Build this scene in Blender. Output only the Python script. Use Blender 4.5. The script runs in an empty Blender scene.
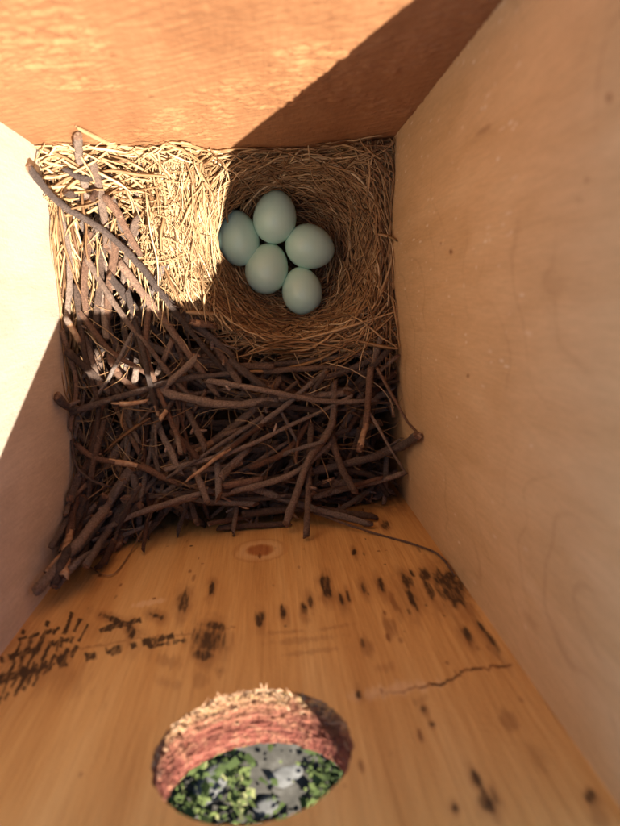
import bpy, bmesh, math, random
import numpy as np
from mathutils import Vector, Matrix, noise

random.seed(7); rng = np.random.default_rng(7)
SC = bpy.context.scene
COL = SC.collection

# ------------------------------------------------------------------ camera, light, exposure
# Working space: millimetres, camera at the origin, z up, y towards the back panel of the box.
# world metres = (x, y, z)/1000 + (0, 0, ZC)
ZC = 1.60
FPX, CX, CY = 668.0, 310.0, 413.0            # focal length and centre for the 620 x 826 photograph
VPX = (265.43, 300.62); ROLL = 0.06255       # where straight-down meets the picture, and the roll

def cam_ray(u, v):
    return np.array([(u - CX) / FPX, -(v - CY) / FPX, -1.0])
def _rot():
    d = cam_ray(*VPX); z = -d / np.linalg.norm(d)
    x = np.array([math.cos(ROLL), math.sin(ROLL), 0.0]); x -= x.dot(z) * z; x /= np.linalg.norm(x)
    return np.array([x, np.cross(z, x), z])   # world = R @ camera
R = _rot()
cam_d = bpy.data.cameras.new('camera'); cam = bpy.data.objects.new('camera', cam_d); COL.objects.link(cam)
cam_d.sensor_fit = 'VERTICAL'; cam_d.sensor_height = 32.0; cam_d.lens = FPX / 826.0 * 32.0
cam_d.clip_start = 0.01; cam_d.clip_end = 200.0
M4 = Matrix([list(R[0]) + [0], list(R[1]) + [0], list(R[2]) + [ZC], [0, 0, 0, 1]])
cam.matrix_world = M4
cam_d.dof.use_dof = True; cam_d.dof.focus_distance = 0.268; cam_d.dof.aperture_fstop = cam_d.lens / 1.8
SC.camera = cam

SUN = Vector((-0.350, 0.530, -1.0)).normalized()      # direction the light travels
wd = bpy.data.worlds.new('World'); SC.world = wd; wd.use_nodes = True
wn = wd.node_tree.nodes; bgn = wn['Background']; sky = wn.new('ShaderNodeTexSky'); sky.sky_type = 'NISHITA'
sky.sun_disc = False; sky.sun_elevation = math.asin(-SUN.z)
sky.sun_rotation = math.atan2(-SUN.x, -SUN.y)
wd.node_tree.links.new(sky.outputs[0], bgn.inputs[0]); bgn.inputs[1].default_value = 0.05
sl = bpy.data.lights.new('sun', 'SUN'); sl.energy = 5.0; sl.angle = math.radians(0.53); sl.color = (1.0, 0.94, 0.84)
so = bpy.data.objects.new('sun', sl); COL.objects.link(so); so.location = (1, -1, 4)
so.rotation_euler = SUN.to_track_quat('-Z', 'Y').to_euler()
SC.view_settings.view_transform = 'Standard'; SC.view_settings.look = 'None'
SC.view_settings.gamma = 1.0; SC.view_settings.use_curve_mapping = False
SC.view_settings.exposure = 1.97
SC.cycles.max_bounces = 14; SC.cycles.diffuse_bounces = 8; SC.cycles.use_denoising = True
SC.cycles.sample_clamp_indirect = 6.0

# ------------------------------------------------------------------ helpers
X0, X1, YB, YF = -74.7, 52.2, 57.1, -85.85    # inner faces of the box
ZT, ZFLOOR = -90.0, -352.0                    # top edge of the panels, floor of the box
def at(u, v, z):                              # pixel -> point at that height
    d = R @ cam_ray(u, v); return d * (z / d[2])
def clampbox(p, r):                           # pull a point back along its sight line until it is inside the box
    p = np.array(p, float); t = 1.0
    for ax, lo, hi in ((0, X0 + r, X1 - r), (1, YF + r, YB - r)):
        if p[ax] < lo: t = min(t, lo / p[ax])
        if p[ax] > hi: t = min(t, hi / p[ax])
    return p * t
def to_px(P):                                 # (n,3) -> (n,2)
    c = P @ R
    return np.stack([CX + FPX * c[:, 0] / -c[:, 2], CY - FPX * c[:, 1] / -c[:, 2]], 1)
def Wm(P):                                    # mm -> metres, world
    P = np.asarray(P, float) * 0.001
    P = P.copy(); P[..., 2] += ZC
    return P
def mesh_np(name, V, F, mats, smooth=True, fmat=None, attrs=None):
    me = bpy.data.meshes.new(name)
    V = np.asarray(V, np.float32); F = np.asarray(F, np.int32)
    k = F.shape[1]
    me.vertices.add(len(V)); me.vertices.foreach_set('co', V.ravel())
    me.loops.add(F.size); me.loops.foreach_set('vertex_index', F.ravel())
    me.polygons.add(len(F))
    me.polygons.foreach_set('loop_start', np.arange(0, F.size, k, dtype=np.int32))
    me.polygons.foreach_set('loop_total', np.full(len(F), k, np.int32))
    for m in mats: me.materials.append(m)
    if fmat is not None: me.polygons.foreach_set('material_index', np.asarray(fmat, np.int32))
    me.polygons.foreach_set('use_smooth', np.full(len(F), smooth))
    for an, (typ, arr) in (attrs or {}).items():
        a = me.attributes.new(an, typ, 'POINT')
        a.data.foreach_set('value', np.asarray(arr, np.float32).ravel())
    me.update(calc_edges=True); me.validate()
    return me
def link(name, me, parent=None):
    o = bpy.data.objects.new(name, me); COL.objects.link(o)
    if parent is not None:
        o.parent = parent; o.matrix_parent_inverse = Matrix.Translation(-parent.location)
    return o
def empty(name, loc):
    o = bpy.data.objects.new(name, None); COL.objects.link(o); o.location = loc; o.empty_display_size = 0.02; return o
def tag(o, label, cat=None, group=None, kind=None):
    o['label'] = label
    if cat: o['category'] = cat
    if group: o['group'] = group
    if kind: o['kind'] = kind

# value noise for building wear maps (vectorised)
def vnoise(x, y, seed=0):
    xi = np.floor(x).astype(np.int64); yi = np.floor(y).astype(np.int64); fx = x - xi; fy = y - yi
    fx = fx * fx * (3 - 2 * fx); fy = fy * fy * (3 - 2 * fy)
    def h(a, b):
        n = (a * 374761393 + b * 668265263 + seed * 1274126177) & 0xffffffff
        n = ((n ^ (n >> 13)) * 1274126177) & 0xffffffff
        return ((n ^ (n >> 16)) & 0xffff) / 65535.0
    return (h(xi, yi) * (1 - fx) + h(xi + 1, yi) * fx) * (1 - fy) + (h(xi, yi + 1) * (1 - fx) + h(xi + 1, yi + 1) * fx) * fy
def fbm(x, y, seed=0, o=4):
    s = 0; a = 0.5
    for i in range(o):
        s = s + a * vnoise(x * 2 ** i, y * 2 ** i, seed + i * 17); a *= 0.5
    return s / (1 - 0.5 ** o)

# ------------------------------------------------------------------ materials
def newmat(name, rough=0.7):
    m = bpy.data.materials.new(name); m.use_nodes = True
    nt = m.node_tree; b = nt.nodes['Principled BSDF']; b.inputs['Roughness'].default_value = rough
    b.inputs['Specular IOR Level'].default_value = 0.3
    return m, nt, b
def node(nt, typ, **kw):
    n = nt.nodes.new(typ)
    for k, v in kw.items():
        if k in n.inputs: n.inputs[k].default_value = v
        else: setattr(n, k, v)
    return n
def mapped(nt, scale, rot=(0, 0, 0)):
    tc = node(nt, 'ShaderNodeTexCoord'); mp = node(nt, 'ShaderNodeMapping')
    mp.inputs['Scale'].default_value = scale; mp.inputs['Rotation'].default_value = rot
    nt.links.new(tc.outputs['Object'], mp.inputs[0]); return mp.outputs[0]
def noise_tex(nt, vec, scale, detail=4, rough=0.55, dist=0.0):
    n = node(nt, 'ShaderNodeTexNoise', Scale=scale, Detail=detail, Roughness=rough, Distortion=dist)
    if vec is not None: nt.links.new(vec, n.inputs['Vector'])
    return n.outputs[0]
def ramp(nt, fac, stops):
    r = node(nt, 'ShaderNodeValToRGB'); e = r.color_ramp.elements
    while len(e) < len(stops): e.new(0.5)
    for s, (p, c) in zip(e, stops):
        s.position = p; s.color = (c[0], c[1], c[2], 1)
    nt.links.new(fac, r.inputs[0]); return r.outputs[0]
def mix(nt, fac, a, b, mode='MIX'):
    m = node(nt, 'ShaderNodeMix', data_type='RGBA', blend_type=mode)
    for sock, val in ((m.inputs[0], fac), (m.inputs[6], a), (m.inputs[7], b)):
        if isinstance(val, bpy.types.NodeSocket): nt.links.new(val, sock)
        elif isinstance(val, (int, float)): sock.default_value = val
        else: sock.default_value = (val[0], val[1], val[2], 1)
    return m.outputs[2]
def attr(nt, name):
    a = node(nt, 'ShaderNodeAttribute'); a.attribute_name = name; return a.outputs['Fac']
def bump(nt, b, h, strength, dist):
    n = node(nt, 'ShaderNodeBump', Strength=strength, Distance=dist)
    nt.links.new(h, n.inputs['Height']); nt.links.new(n.outputs[0], b.inputs['Normal'])
def math_(nt, op, a, b=None):
    n = node(nt, 'ShaderNodeMath', operation=op)
    for i, v in enumerate((a, b)):
        if isinstance(v, bpy.types.NodeSocket): nt.links.new(v, n.inputs[i])
        elif v is not None: n.inputs[i].default_value = v
    return n.outputs[0]

# pale plywood (side panels); grain runs up the panel with wide figure
def mat_ply(name, c0, c1, c2):
    m, nt, b = newmat(name, 0.62)
    big = noise_tex(nt, mapped(nt, (1, 10, 2.2)), 6.0, 3, 0.5, 1.2)
    col = ramp(nt, big, [(0.3, c0), (0.5, c1), (0.72, c2)])
    fine = noise_tex(nt, mapped(nt, (1, 260, 22)), 6.0, 3, 0.6)
    col = mix(nt, 0.2, col, ramp(nt, fine, [(0.35, (0.4, 0.4, 0.4)), (0.65, (1, 1, 1))]), 'MULTIPLY')
    col = mix(nt, attr(nt, 'mark'), col, (0.20, 0.085, 0.03))
    col = mix(nt, attr(nt, 'fleck'), col, (0.85, 0.74, 0.58))
    grain = noise_tex(nt, mapped(nt, (1, 1, 1)), 900.0, 2, 0.6)
    col = mix(nt, 0.16, col, ramp(nt, grain, [(0.3, (0.55, 0.5, 0.45)), (0.7, (1, 1, 1))]), 'MULTIPLY')
    nt.links.new(col, b.inputs['Base Color'])
    bump(nt, b, math_(nt, 'ADD', fine, grain), 0.25, 0.0004)
    return m
M_PLY_R = mat_ply('plywood_birch', (0.58, 0.375, 0.19), (0.635, 0.42, 0.225), (0.67, 0.46, 0.255))
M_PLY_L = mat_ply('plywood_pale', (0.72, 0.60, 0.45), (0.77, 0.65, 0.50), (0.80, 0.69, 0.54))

# orange rough-sawn back panel
m, nt, b = newmat('rough_sawn_board', 0.75); M_BACK = m
big = noise_tex(nt, mapped(nt, (7, 1, 2.0), (0, 0.35, 0)), 5.0, 4, 0.55, 0.8)
col = ramp(nt, big, [(0.28, (0.26, 0.110, 0.043)), (0.5, (0.33, 0.150, 0.062)), (0.75, (0.40, 0.196, 0.088))])
fib = noise_tex(nt, mapped(nt, (220, 1, 24), (0, 0.35, 0)), 5.0, 3, 0.6)
col = mix(nt, 0.22, col, ramp(nt, fib, [(0.3, (0.55, 0.42, 0.36)), (0.62, (1, 1, 1))]), 'MULTIPLY')
col = mix(nt, attr(nt, 'mark'), col, (0.16, 0.06, 0.022))
nt.links.new(col, b.inputs['Base Color'])
bump(nt, b, math_(nt, 'ADD', fib, noise_tex(nt, mapped(nt, (1, 1, 1)), 420, 4, 0.6)), 0.22, 0.0006)

# pine front panel: vertical grain, stains held as wear maps on the mesh
m, nt, b = newmat('pine_board', 0.6); M_FRONT = m
big = noise_tex(nt, mapped(nt, (30, 1, 2.0)), 3.0, 4, 0.55, 0.6)
col = ramp(nt, big, [(0.28, (0.53, 0.275, 0.090)), (0.5, (0.64, 0.365, 0.130)), (0.74, (0.72, 0.455, 0.185))])
fib = noise_tex(nt, mapped(nt, (420, 1, 14)), 4.0, 3, 0.6)
col = mix(nt, 0.28, col, ramp(nt, fib, [(0.3, (0.55, 0.42, 0.3)), (0.62, (1, 1, 1))]), 'MULTIPLY')
col = mix(nt, attr(nt, 'pale'), col, (0.80, 0.58, 0.36))
col = mix(nt, attr(nt, 'ring'), col, (0.42, 0.185, 0.06))
col = mix(nt, attr(nt, 'knot'), col, (0.30, 0.085, 0.028))
col = mix(nt, attr(nt, 'brown'), col, (0.20, 0.075, 0.026))
col = mix(nt, attr(nt, 'mark'), col, (0.030, 0.015, 0.009))
nt.links.new(col, b.inputs['Base Color'])
bump(nt, b, math_(nt, 'ADD', fib, noise_tex(nt, mapped(nt, (1, 1, 1)), 800, 3, 0.6)), 0.35, 0.0005)

# reddish sawn bore of the entrance hole
m, nt, b = newmat('sawn_bore', 0.85); M_BORE = m
rings = noise_tex(nt, mapped(nt, (20, 900, 20)), 1.0, 3, 0.6)
chip = noise_tex(nt, mapped(nt, (1, 1, 1)), 420, 4, 0.65)
col = ramp(nt, rings, [(0.3, (0.085, 0.018, 0.010)), (0.5, (0.19, 0.048, 0.030)), (0.7, (0.27, 0.088, 0.056))])
col = mix(nt, attr(nt, 'raw'), col, (0.46, 0.29, 0.13))
col = mix(nt, ramp(nt, chip, [(0.50, (0, 0, 0)), (0.62, (0.5, 0.5, 0.5))]), col, (0.36, 0.17, 0.09))
nt.links.new(col, b.inputs['Base Color']); bump(nt, b, math_(nt, 'ADD', rings, chip), 1.0, 0.003)

m, nt, b = newmat('raw_edge', 0.8); M_EDGE = m
col = ramp(nt, noise_tex(nt, mapped(nt, (8, 8, 400)), 3.0, 3), [(0.35, (0.40, 0.25, 0.12)), (0.65, (0.58, 0.40, 0.22))])
nt.links.new(col, b.inputs['Base Color'])

# bark and broken wood
def mat_bark(name, stops, gl=0.8):
    m, nt, b = newmat(name, gl)
    oi = node(nt, 'ShaderNodeObjectInfo').outputs['Random']
    vec = mapped(nt, (1, 1, 1))
    n1 = noise_tex(nt, vec, 260.0, 6, 0.7, 0.5)
    n2 = noise_tex(nt, vec, 1500.0, 3, 0.65)
    w = math_(nt, 'MULTIPLY', attr(nt, 'run'), 0.55)
    rg = node(nt, 'ShaderNodeTexNoise', noise_dimensions='4D', Scale=120.0, Detail=4.0, Roughness=0.7)
    nt.links.new(vec, rg.inputs['Vector']); nt.links.new(w, rg.inputs['W'])        # short rings along the twig
    f = math_(nt, 'ADD', math_(nt, 'MULTIPLY', n1, 0.38), math_(nt, 'ADD', math_(nt, 'MULTIPLY', rg.outputs[0], 0.34), math_(nt, 'MULTIPLY', oi, 0.56)))
    col = ramp(nt, f, stops)
    col = mix(nt, 0.6, col, ramp(nt, n2, [(0.3, (0.35, 0.32, 0.30)), (0.68, (1.7, 1.6, 1.5))]), 'MULTIPLY')
    col = mix(nt, ramp(nt, rg.outputs[0], [(0.62, (0, 0, 0)), (0.70, (0.6, 0.6, 0.6))]), col, (0.27, 0.20, 0.16))
    nt.links.new(col, b.inputs['Base Color'])
    bump(nt, b, math_(nt, 'ADD', math_(nt, 'ADD', n1, rg.outputs[0]), n2), 1.0, 0.0010)
    return m
M_BARK = mat_bark('twig_bark', [(0.28, (0.078, 0.050, 0.038)), (0.48, (0.186, 0.120, 0.088)), (0.66, (0.300, 0.205, 0.152)), (0.85, (0.408, 0.305, 0.238))])
M_BARKR = mat_bark('twig_bark_red', [(0.28, (0.078, 0.039, 0.026)), (0.5, (0.198, 0.104, 0.066)), (0.68, (0.300, 0.171, 0.110)), (0.85, (0.384, 0.244, 0.171))])
M_BARKD = mat_bark('twig_bark_dark', [(0.28, (0.060, 0.041, 0.034)), (0.5, (0.138, 0.098, 0.081)), (0.68, (0.222, 0.168, 0.140)), (0.85, (0.312, 0.250, 0.213))])
m, nt, b = newmat('broken_wood', 0.8); M_WOOD = m
n1 = noise_tex(nt, mapped(nt, (1, 1, 1)), 600.0, 4, 0.6)
nt.links.new(ramp(nt, n1, [(0.3, (0.045, 0.022, 0.014)), (0.52, (0.14, 0.075, 0.045)), (0.75, (0.34, 0.22, 0.13))]), b.inputs['Base Color'])
m, nt, b = newmat('peeled_wood', 0.7); M_PEEL = m
n1 = noise_tex(nt, mapped(nt, (1, 1, 1)), 500.0, 4, 0.6)
nt.links.new(ramp(nt, n1, [(0.3, (0.20, 0.10, 0.05)), (0.5, (0.36, 0.21, 0.115)), (0.7, (0.52, 0.36, 0.22))]), b.inputs['Base Color'])

# dry grass: tone per strand ('tone' on merged strands, object random on single ones)
def mat_grass(name, per_object):
    m, nt, b = newmat(name, 0.6)
    f = node(nt, 'ShaderNodeObjectInfo').outputs['Random'] if per_object else attr(nt, 'tone')
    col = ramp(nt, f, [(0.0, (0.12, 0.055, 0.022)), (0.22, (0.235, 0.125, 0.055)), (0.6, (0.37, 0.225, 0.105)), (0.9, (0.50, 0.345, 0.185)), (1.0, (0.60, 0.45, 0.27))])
    n2 = noise_tex(nt, mapped(nt, (1, 1, 1)), 260.0, 3, 0.6)
    col = mix(nt, 0.5, col, ramp(nt, n2, [(0.3, (0.5, 0.44, 0.38)), (0.65, (1.1, 1.08, 1.05))]), 'MULTIPLY')
    nt.links.new(col, b.inputs['Base Color'])
    return m
M_STRAW = mat_grass('dry_straw', True); M_GRASS = mat_grass('dry_grass', False)

# eggshell
m, nt, b = newmat('eggshell', 0.30); M_EGG = m
b.inputs['Specular IOR Level'].default_value = 0.5
oi = node(nt, 'ShaderNodeObjectInfo').outputs['Random']
n1 = noise_tex(nt, mapped(nt, (1, 1, 1)), 140.0, 5, 0.65)
col = ramp(nt, math_(nt, 'ADD', math_(nt, 'MULTIPLY', n1, 0.6), math_(nt, 'MULTIPLY', oi, 0.4)), [(0.15, (0.40, 0.67, 0.585)), (0.5, (0.47, 0.71, 0.615)), (0.85, (0.54, 0.745, 0.64))])
nt.links.new(col, b.inputs['Base Color'])
b.inputs['Subsurface Weight'].default_value = 0.15; b.inputs['Subsurface Radius'].default_value = (0.002, 0.002, 0.002); b.inputs['Subsurface Scale'].default_value = 0.5
bump(nt, b, noise_tex(nt, mapped(nt, (1, 1, 1)), 2500.0, 2), 0.08, 0.0002)

# ground outside
m, nt, b = newmat('soil', 0.9); M_SOIL = m
n1 = noise_tex(nt, mapped(nt, (1, 1, 1)), 22.0, 8, 0.72)
nt.links.new(ramp(nt, n1, [(0.3, (0.016, 0.014, 0.010)), (0.55, (0.042, 0.037, 0.029)), (0.75, (0.085, 0.078, 0.066))]), b.inputs['Base Color'])
m, nt, b = newmat('weed_leaf', 0.8); M_LEAF = m; b.inputs['Specular IOR Level'].default_value = 0.08
nt.links.new(ramp(nt, attr(nt, 'tone'), [(0, (0.018, 0.026, 0.008)), (0.55, (0.044, 0.060, 0.017)), (0.93, (0.088, 0.105, 0.032)), (1, (0.17, 0.165, 0.07))]), b.inputs['Base Color'])
m, nt, b = newmat('pale_stone', 0.85); M_STONE = m
n1 = noise_tex(nt, mapped(nt, (1, 1, 1)), 40.0, 5, 0.6)
nt.links.new(ramp(nt, n1, [(0.3, (0.060, 0.057, 0.052)), (0.7, (0.12, 0.116, 0.108))]), b.inputs['Base Color'])

# ------------------------------------------------------------------ ground outside the box
N = 60
gx, gy = np.meshgrid(np.linspace(-1, 1, N), np.linspace(-1, 1, N)); gx = np.sign(gx) * np.abs(gx) ** 2.4 * 20; gy = np.sign(gy) * np.abs(gy) ** 2.4 * 20
gz = (fbm(gx * 3 + 50, gy * 3 + 50, 3) - 0.5) * 0.05
idx = np.arange(N * N).reshape(N, N)
GF = np.stack([idx[:-1, :-1], idx[:-1, 1:], idx[1:, 1:], idx[1:, :-1]], -1).reshape(-1, 4)
g = link('ground', mesh_np('ground', np.stack([gx, gy, gz], -1).reshape(-1, 3), GF, [M_SOIL]))
tag(g, 'bare grey brown soil outside, seen through the hole', 'ground', kind='structure')
# low weeds: many small folded leaves
gc = np.array([-0.116, -1.23])
LV, LF, LT = [], [], []
for i in range(15000):
    r = 0.75 * math.sqrt(random.random()); a = random.random() * math.tau
    px, py = gc[0] + r * math.cos(a), gc[1] + r * math.sin(a) * 0.9
    dens = fbm(np.array([px * 5 + 40.0]), np.array([py * 5 + 40.0]), 9, 3)[0]
    uvp = to_px(np.array([[px * 1000, py * 1000, -1560.0]]))[0]
    if ((uvp[0] - 216) / 17) ** 2 + ((uvp[1] - 778) / 24) ** 2 < 1 or ((uvp[0] - 280) / 32) ** 2 + ((uvp[1] - 780) / 44) ** 2 < 1:
        if random.random() > 0.12: continue
    if dens < 0.46 and random.random() > 0.25: continue
    L = random.uniform(0.010, 0.022) * random.choice((1, 1, 1, 2.2)); w = L * random.uniform(0.28, 0.48); az = random.random() * math.tau; tilt = random.uniform(-0.4, 1.2)
    h = random.uniform(0.004, 0.16) * min(1, max(.10, (dens - .44) * 6)); d = Vector((math.cos(az) * math.cos(tilt), math.sin(az) * math.cos(tilt), math.sin(tilt)))
    s = Vector((-math.sin(az), math.cos(az), 0)); n = d.cross(s); o = Vector((px, py, h))
    k = len(LV)
    for q in (o, o + d * L * 0.45 + s * w - n * L * 0.10, o + d * L - n * L * 0.02, o + d * L * 0.45 - s * w - n * L * 0.10, o + d * L * 0.5): LV.append(q[:])
    LF += [(k, k + 1, k + 4), (k + 1, k + 2, k + 4), (k + 2, k + 3, k + 4), (k + 3, k, k + 4)]
    LT += [min(1, max(0, random.gauss(0.46, 0.17) + 1.5 * (fbm(np.array([px * 9 + 70.0]), np.array([py * 9 + 30.0]), 19, 2)[0] - 0.5)))] * 5
o = link('ground_cover', mesh_np('ground_cover', LV, LF, [M_LEAF], attrs={'tone': ('FLOAT', LT)}))
tag(o, 'blurred green leafy weeds outside, seen through the entrance hole', 'weeds', kind='stuff')
def stone(u, v, sx, sy, sz, label):
    p = at(u, v, -1590.0) * 0.001
    bm = bmesh.new(); bmesh.ops.create_icosphere(bm, subdivisions=3, radius=1.0)
    for q in bm.verts:
        k = 1 + 0.28 * noise.noise(q.co * 1.3 + Vector((u, v, 3))) + 0.08 * noise.noise(q.co * 4)
        q.co = Vector((q.co.x * sx * k, q.co.y * sy * k, q.co.z * sz * k))
    me = bpy.data.meshes.new('stone'); bm.to_mesh(me); bm.free(); me.materials.append(M_STONE)
    for f in me.polygons: f.use_smooth = True
    o = link('stone', me); o.location = (p[0], p[1], sz * 0.55); o.rotation_euler = (0, 0, u)
    tag(o, label, 'stone', 'stones among the weeds')
stone(213, 780, 0.040, 0.070, 0.03, 'pale grey stone beside green weeds, seen through the hole')
stone(266, 806, 0.028, 0.040, 0.02, 'small pale stone among bright leaves below the larger grey stone')
stone(288, 776, 0.035, 0.060, 0.010, 'broad dull grey stone patch next to dark leaves outside the hole')

# ------------------------------------------------------------------ the nest box
box = empty('nest_box', Wm((0, 0, ZFLOOR - 13)))
tag(box, 'open wooden nest box with plywood sides and a pine front with round hole', 'nest box')
TH = 13.0
def panel(name, axis, val, out, a0, a1, z0, z1, step, mat, maps=None, disp=None, hole=None, th=TH, label=None):
    """inner face as a fine grid with wear maps; outer face, ends and edges plain. axis 0: face x=val, 1: face y=val"""
    na = int((a1 - a0) / step) + 1; nz = int((z1 - z0) / step) + 1
    A, Z = np.meshgrid(np.linspace(a0, a1, na), np.linspace(z0, z1, nz))
    A = A.ravel(); Z = Z.ravel()
    P = np.zeros((len(A), 3)); P[:, axis] = val; P[:, 1 - axis] = A; P[:, 2] = Z
    at_ = {}
    if maps: at_ = {k: ('FLOAT', v) for k, v in maps(P, to_px(P)).items()}
    idx = np.arange(na * nz).reshape(nz, na)
    F = np.stack([idx[:-1, :-1], idx[:-1, 1:], idx[1:, 1:], idx[1:, :-1]], -1).reshape(-1, 4)
    if hole:
        hx, hz, hr = hole
        fc = P[F].mean(1); F = F[np.hypot(fc[:, 0] - hx, fc[:, 2] - hz) > hr]
        cnt = np.bincount(F.ravel(), minlength=len(P)); d = np.hypot(P[:, 0] - hx, P[:, 2] - hz)
        bd = (cnt > 0) & (cnt < 4) & (d < hr * 1.12)
        an = np.arctan2(P[bd, 2] - hz, P[bd, 0] - hx); hv = hr + 0.9 * (fbm(an * 9 + 40, an * 0 + 3, 91, 4) - 0.5) - 0.1
        P[bd, 0] = hx + (P[bd, 0] - hx) * hv / d[bd]; P[bd, 2] = hz + (P[bd, 2] - hz) * hv / d[bd]
    if disp is not None: P[:, axis] += -out * disp(P)
    # shell: coarse outer face + rim, joined as one mesh
    st2 = 2.0; nb = int((a1 - a0) / st2) + 1; ny = int((z1 - z0) / st2) + 1
    A2, Z2 = np.meshgrid(np.linspace(a0, a1, nb), np.linspace(z0, z1, ny)); A2 = A2.ravel(); Z2 = Z2.ravel()
    Q = np.zeros((len(A2), 3)); Q[:, axis] = val + out * th; Q[:, 1 - axis] = A2; Q[:, 2] = Z2
    i2 = np.arange(nb * ny).reshape(ny, nb)
    G = np.stack([i2[:-1, :-1], i2[1:, :-1], i2[1:, 1:], i2[:-1, 1:]], -1).reshape(-1, 4)
    if hole:
        fc = Q[G].mean(1); G = G[np.hypot(fc[:, 0] - hx, fc[:, 2] - hz) > hr]
        cnt = np.bincount(G.ravel(), minlength=len(Q)); d = np.hypot(Q[:, 0] - hx, Q[:, 2] - hz)
        bd = (cnt > 0) & (cnt < 4) & (d < hr * 1.2)
        Q[bd, 0] = hx + (Q[bd, 0] - hx) * hr / d[bd]; Q[bd, 2] = hz + (Q[bd, 2] - hz) * hr / d[bd]
    E = []
    for (aa, zz, bb, yy) in ((a0, z1, a1, z1), (a0, z0, a1, z0), (a0, z0, a0, z1), (a1, z0, a1, z1)):
        for off in (0, th):
            for (c, z) in ((aa, zz), (bb, yy)):
                q = [0, 0, z]; q[axis] = val + out * off; q[1 - axis] = c; E.append(q)
    n1 = len(P); n2 = n1 + len(Q)
    EF = np.array([[0, 1, 3, 2], [4, 5, 7, 6], [8, 9, 11, 10], [12, 13, 15, 14]]) + n2
    V = np.concatenate([P, Q, np.array(E, float)]); FF = np.concatenate([F, G + n1, EF])
    fm = np.concatenate([np.zeros(len(F)), np.zeros(len(G)), np.ones(4)])
    for k in at_: at_[k] = ('FLOAT', np.concatenate([at_[k][1], np.zeros(len(Q) + 16)]))
    me = mesh_np(name, Wm(V), FF, [mat, M_EDGE], True, fm, at_)
    o = link(name, me, box)
    o.matrix_parent_inverse = box.matrix_world.inverted() if False else Matrix.Translation(-box.location)
    if label: o['label'] = label
    return o

def sstep(a, b, x):
    t = np.clip((x - a) / (b - a), 0, 1); return t * t * (3 - 2 * t)
def splat(U, V, n, u, v, ru, rv, ang=0.0, rag=0.6, soft=0.38):
    """one ragged spot: centre and half sizes as seen in the photograph"""
    c, s = math.cos(ang), math.sin(ang)
    x = (U - u) * c + (V - v) * s; y = -(U - u) * s + (V - v) * c
    d = np.sqrt((x / ru) ** 2 + (y / rv) ** 2) + (n - 0.5) * rag * 2
    return 1 - sstep(1 - soft, 1 + soft, d)
def toward(u, v):       # direction of the upright grain at this place
    return math.atan2(v - VPX[1], u - VPX[0]) - math.pi / 2

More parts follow.
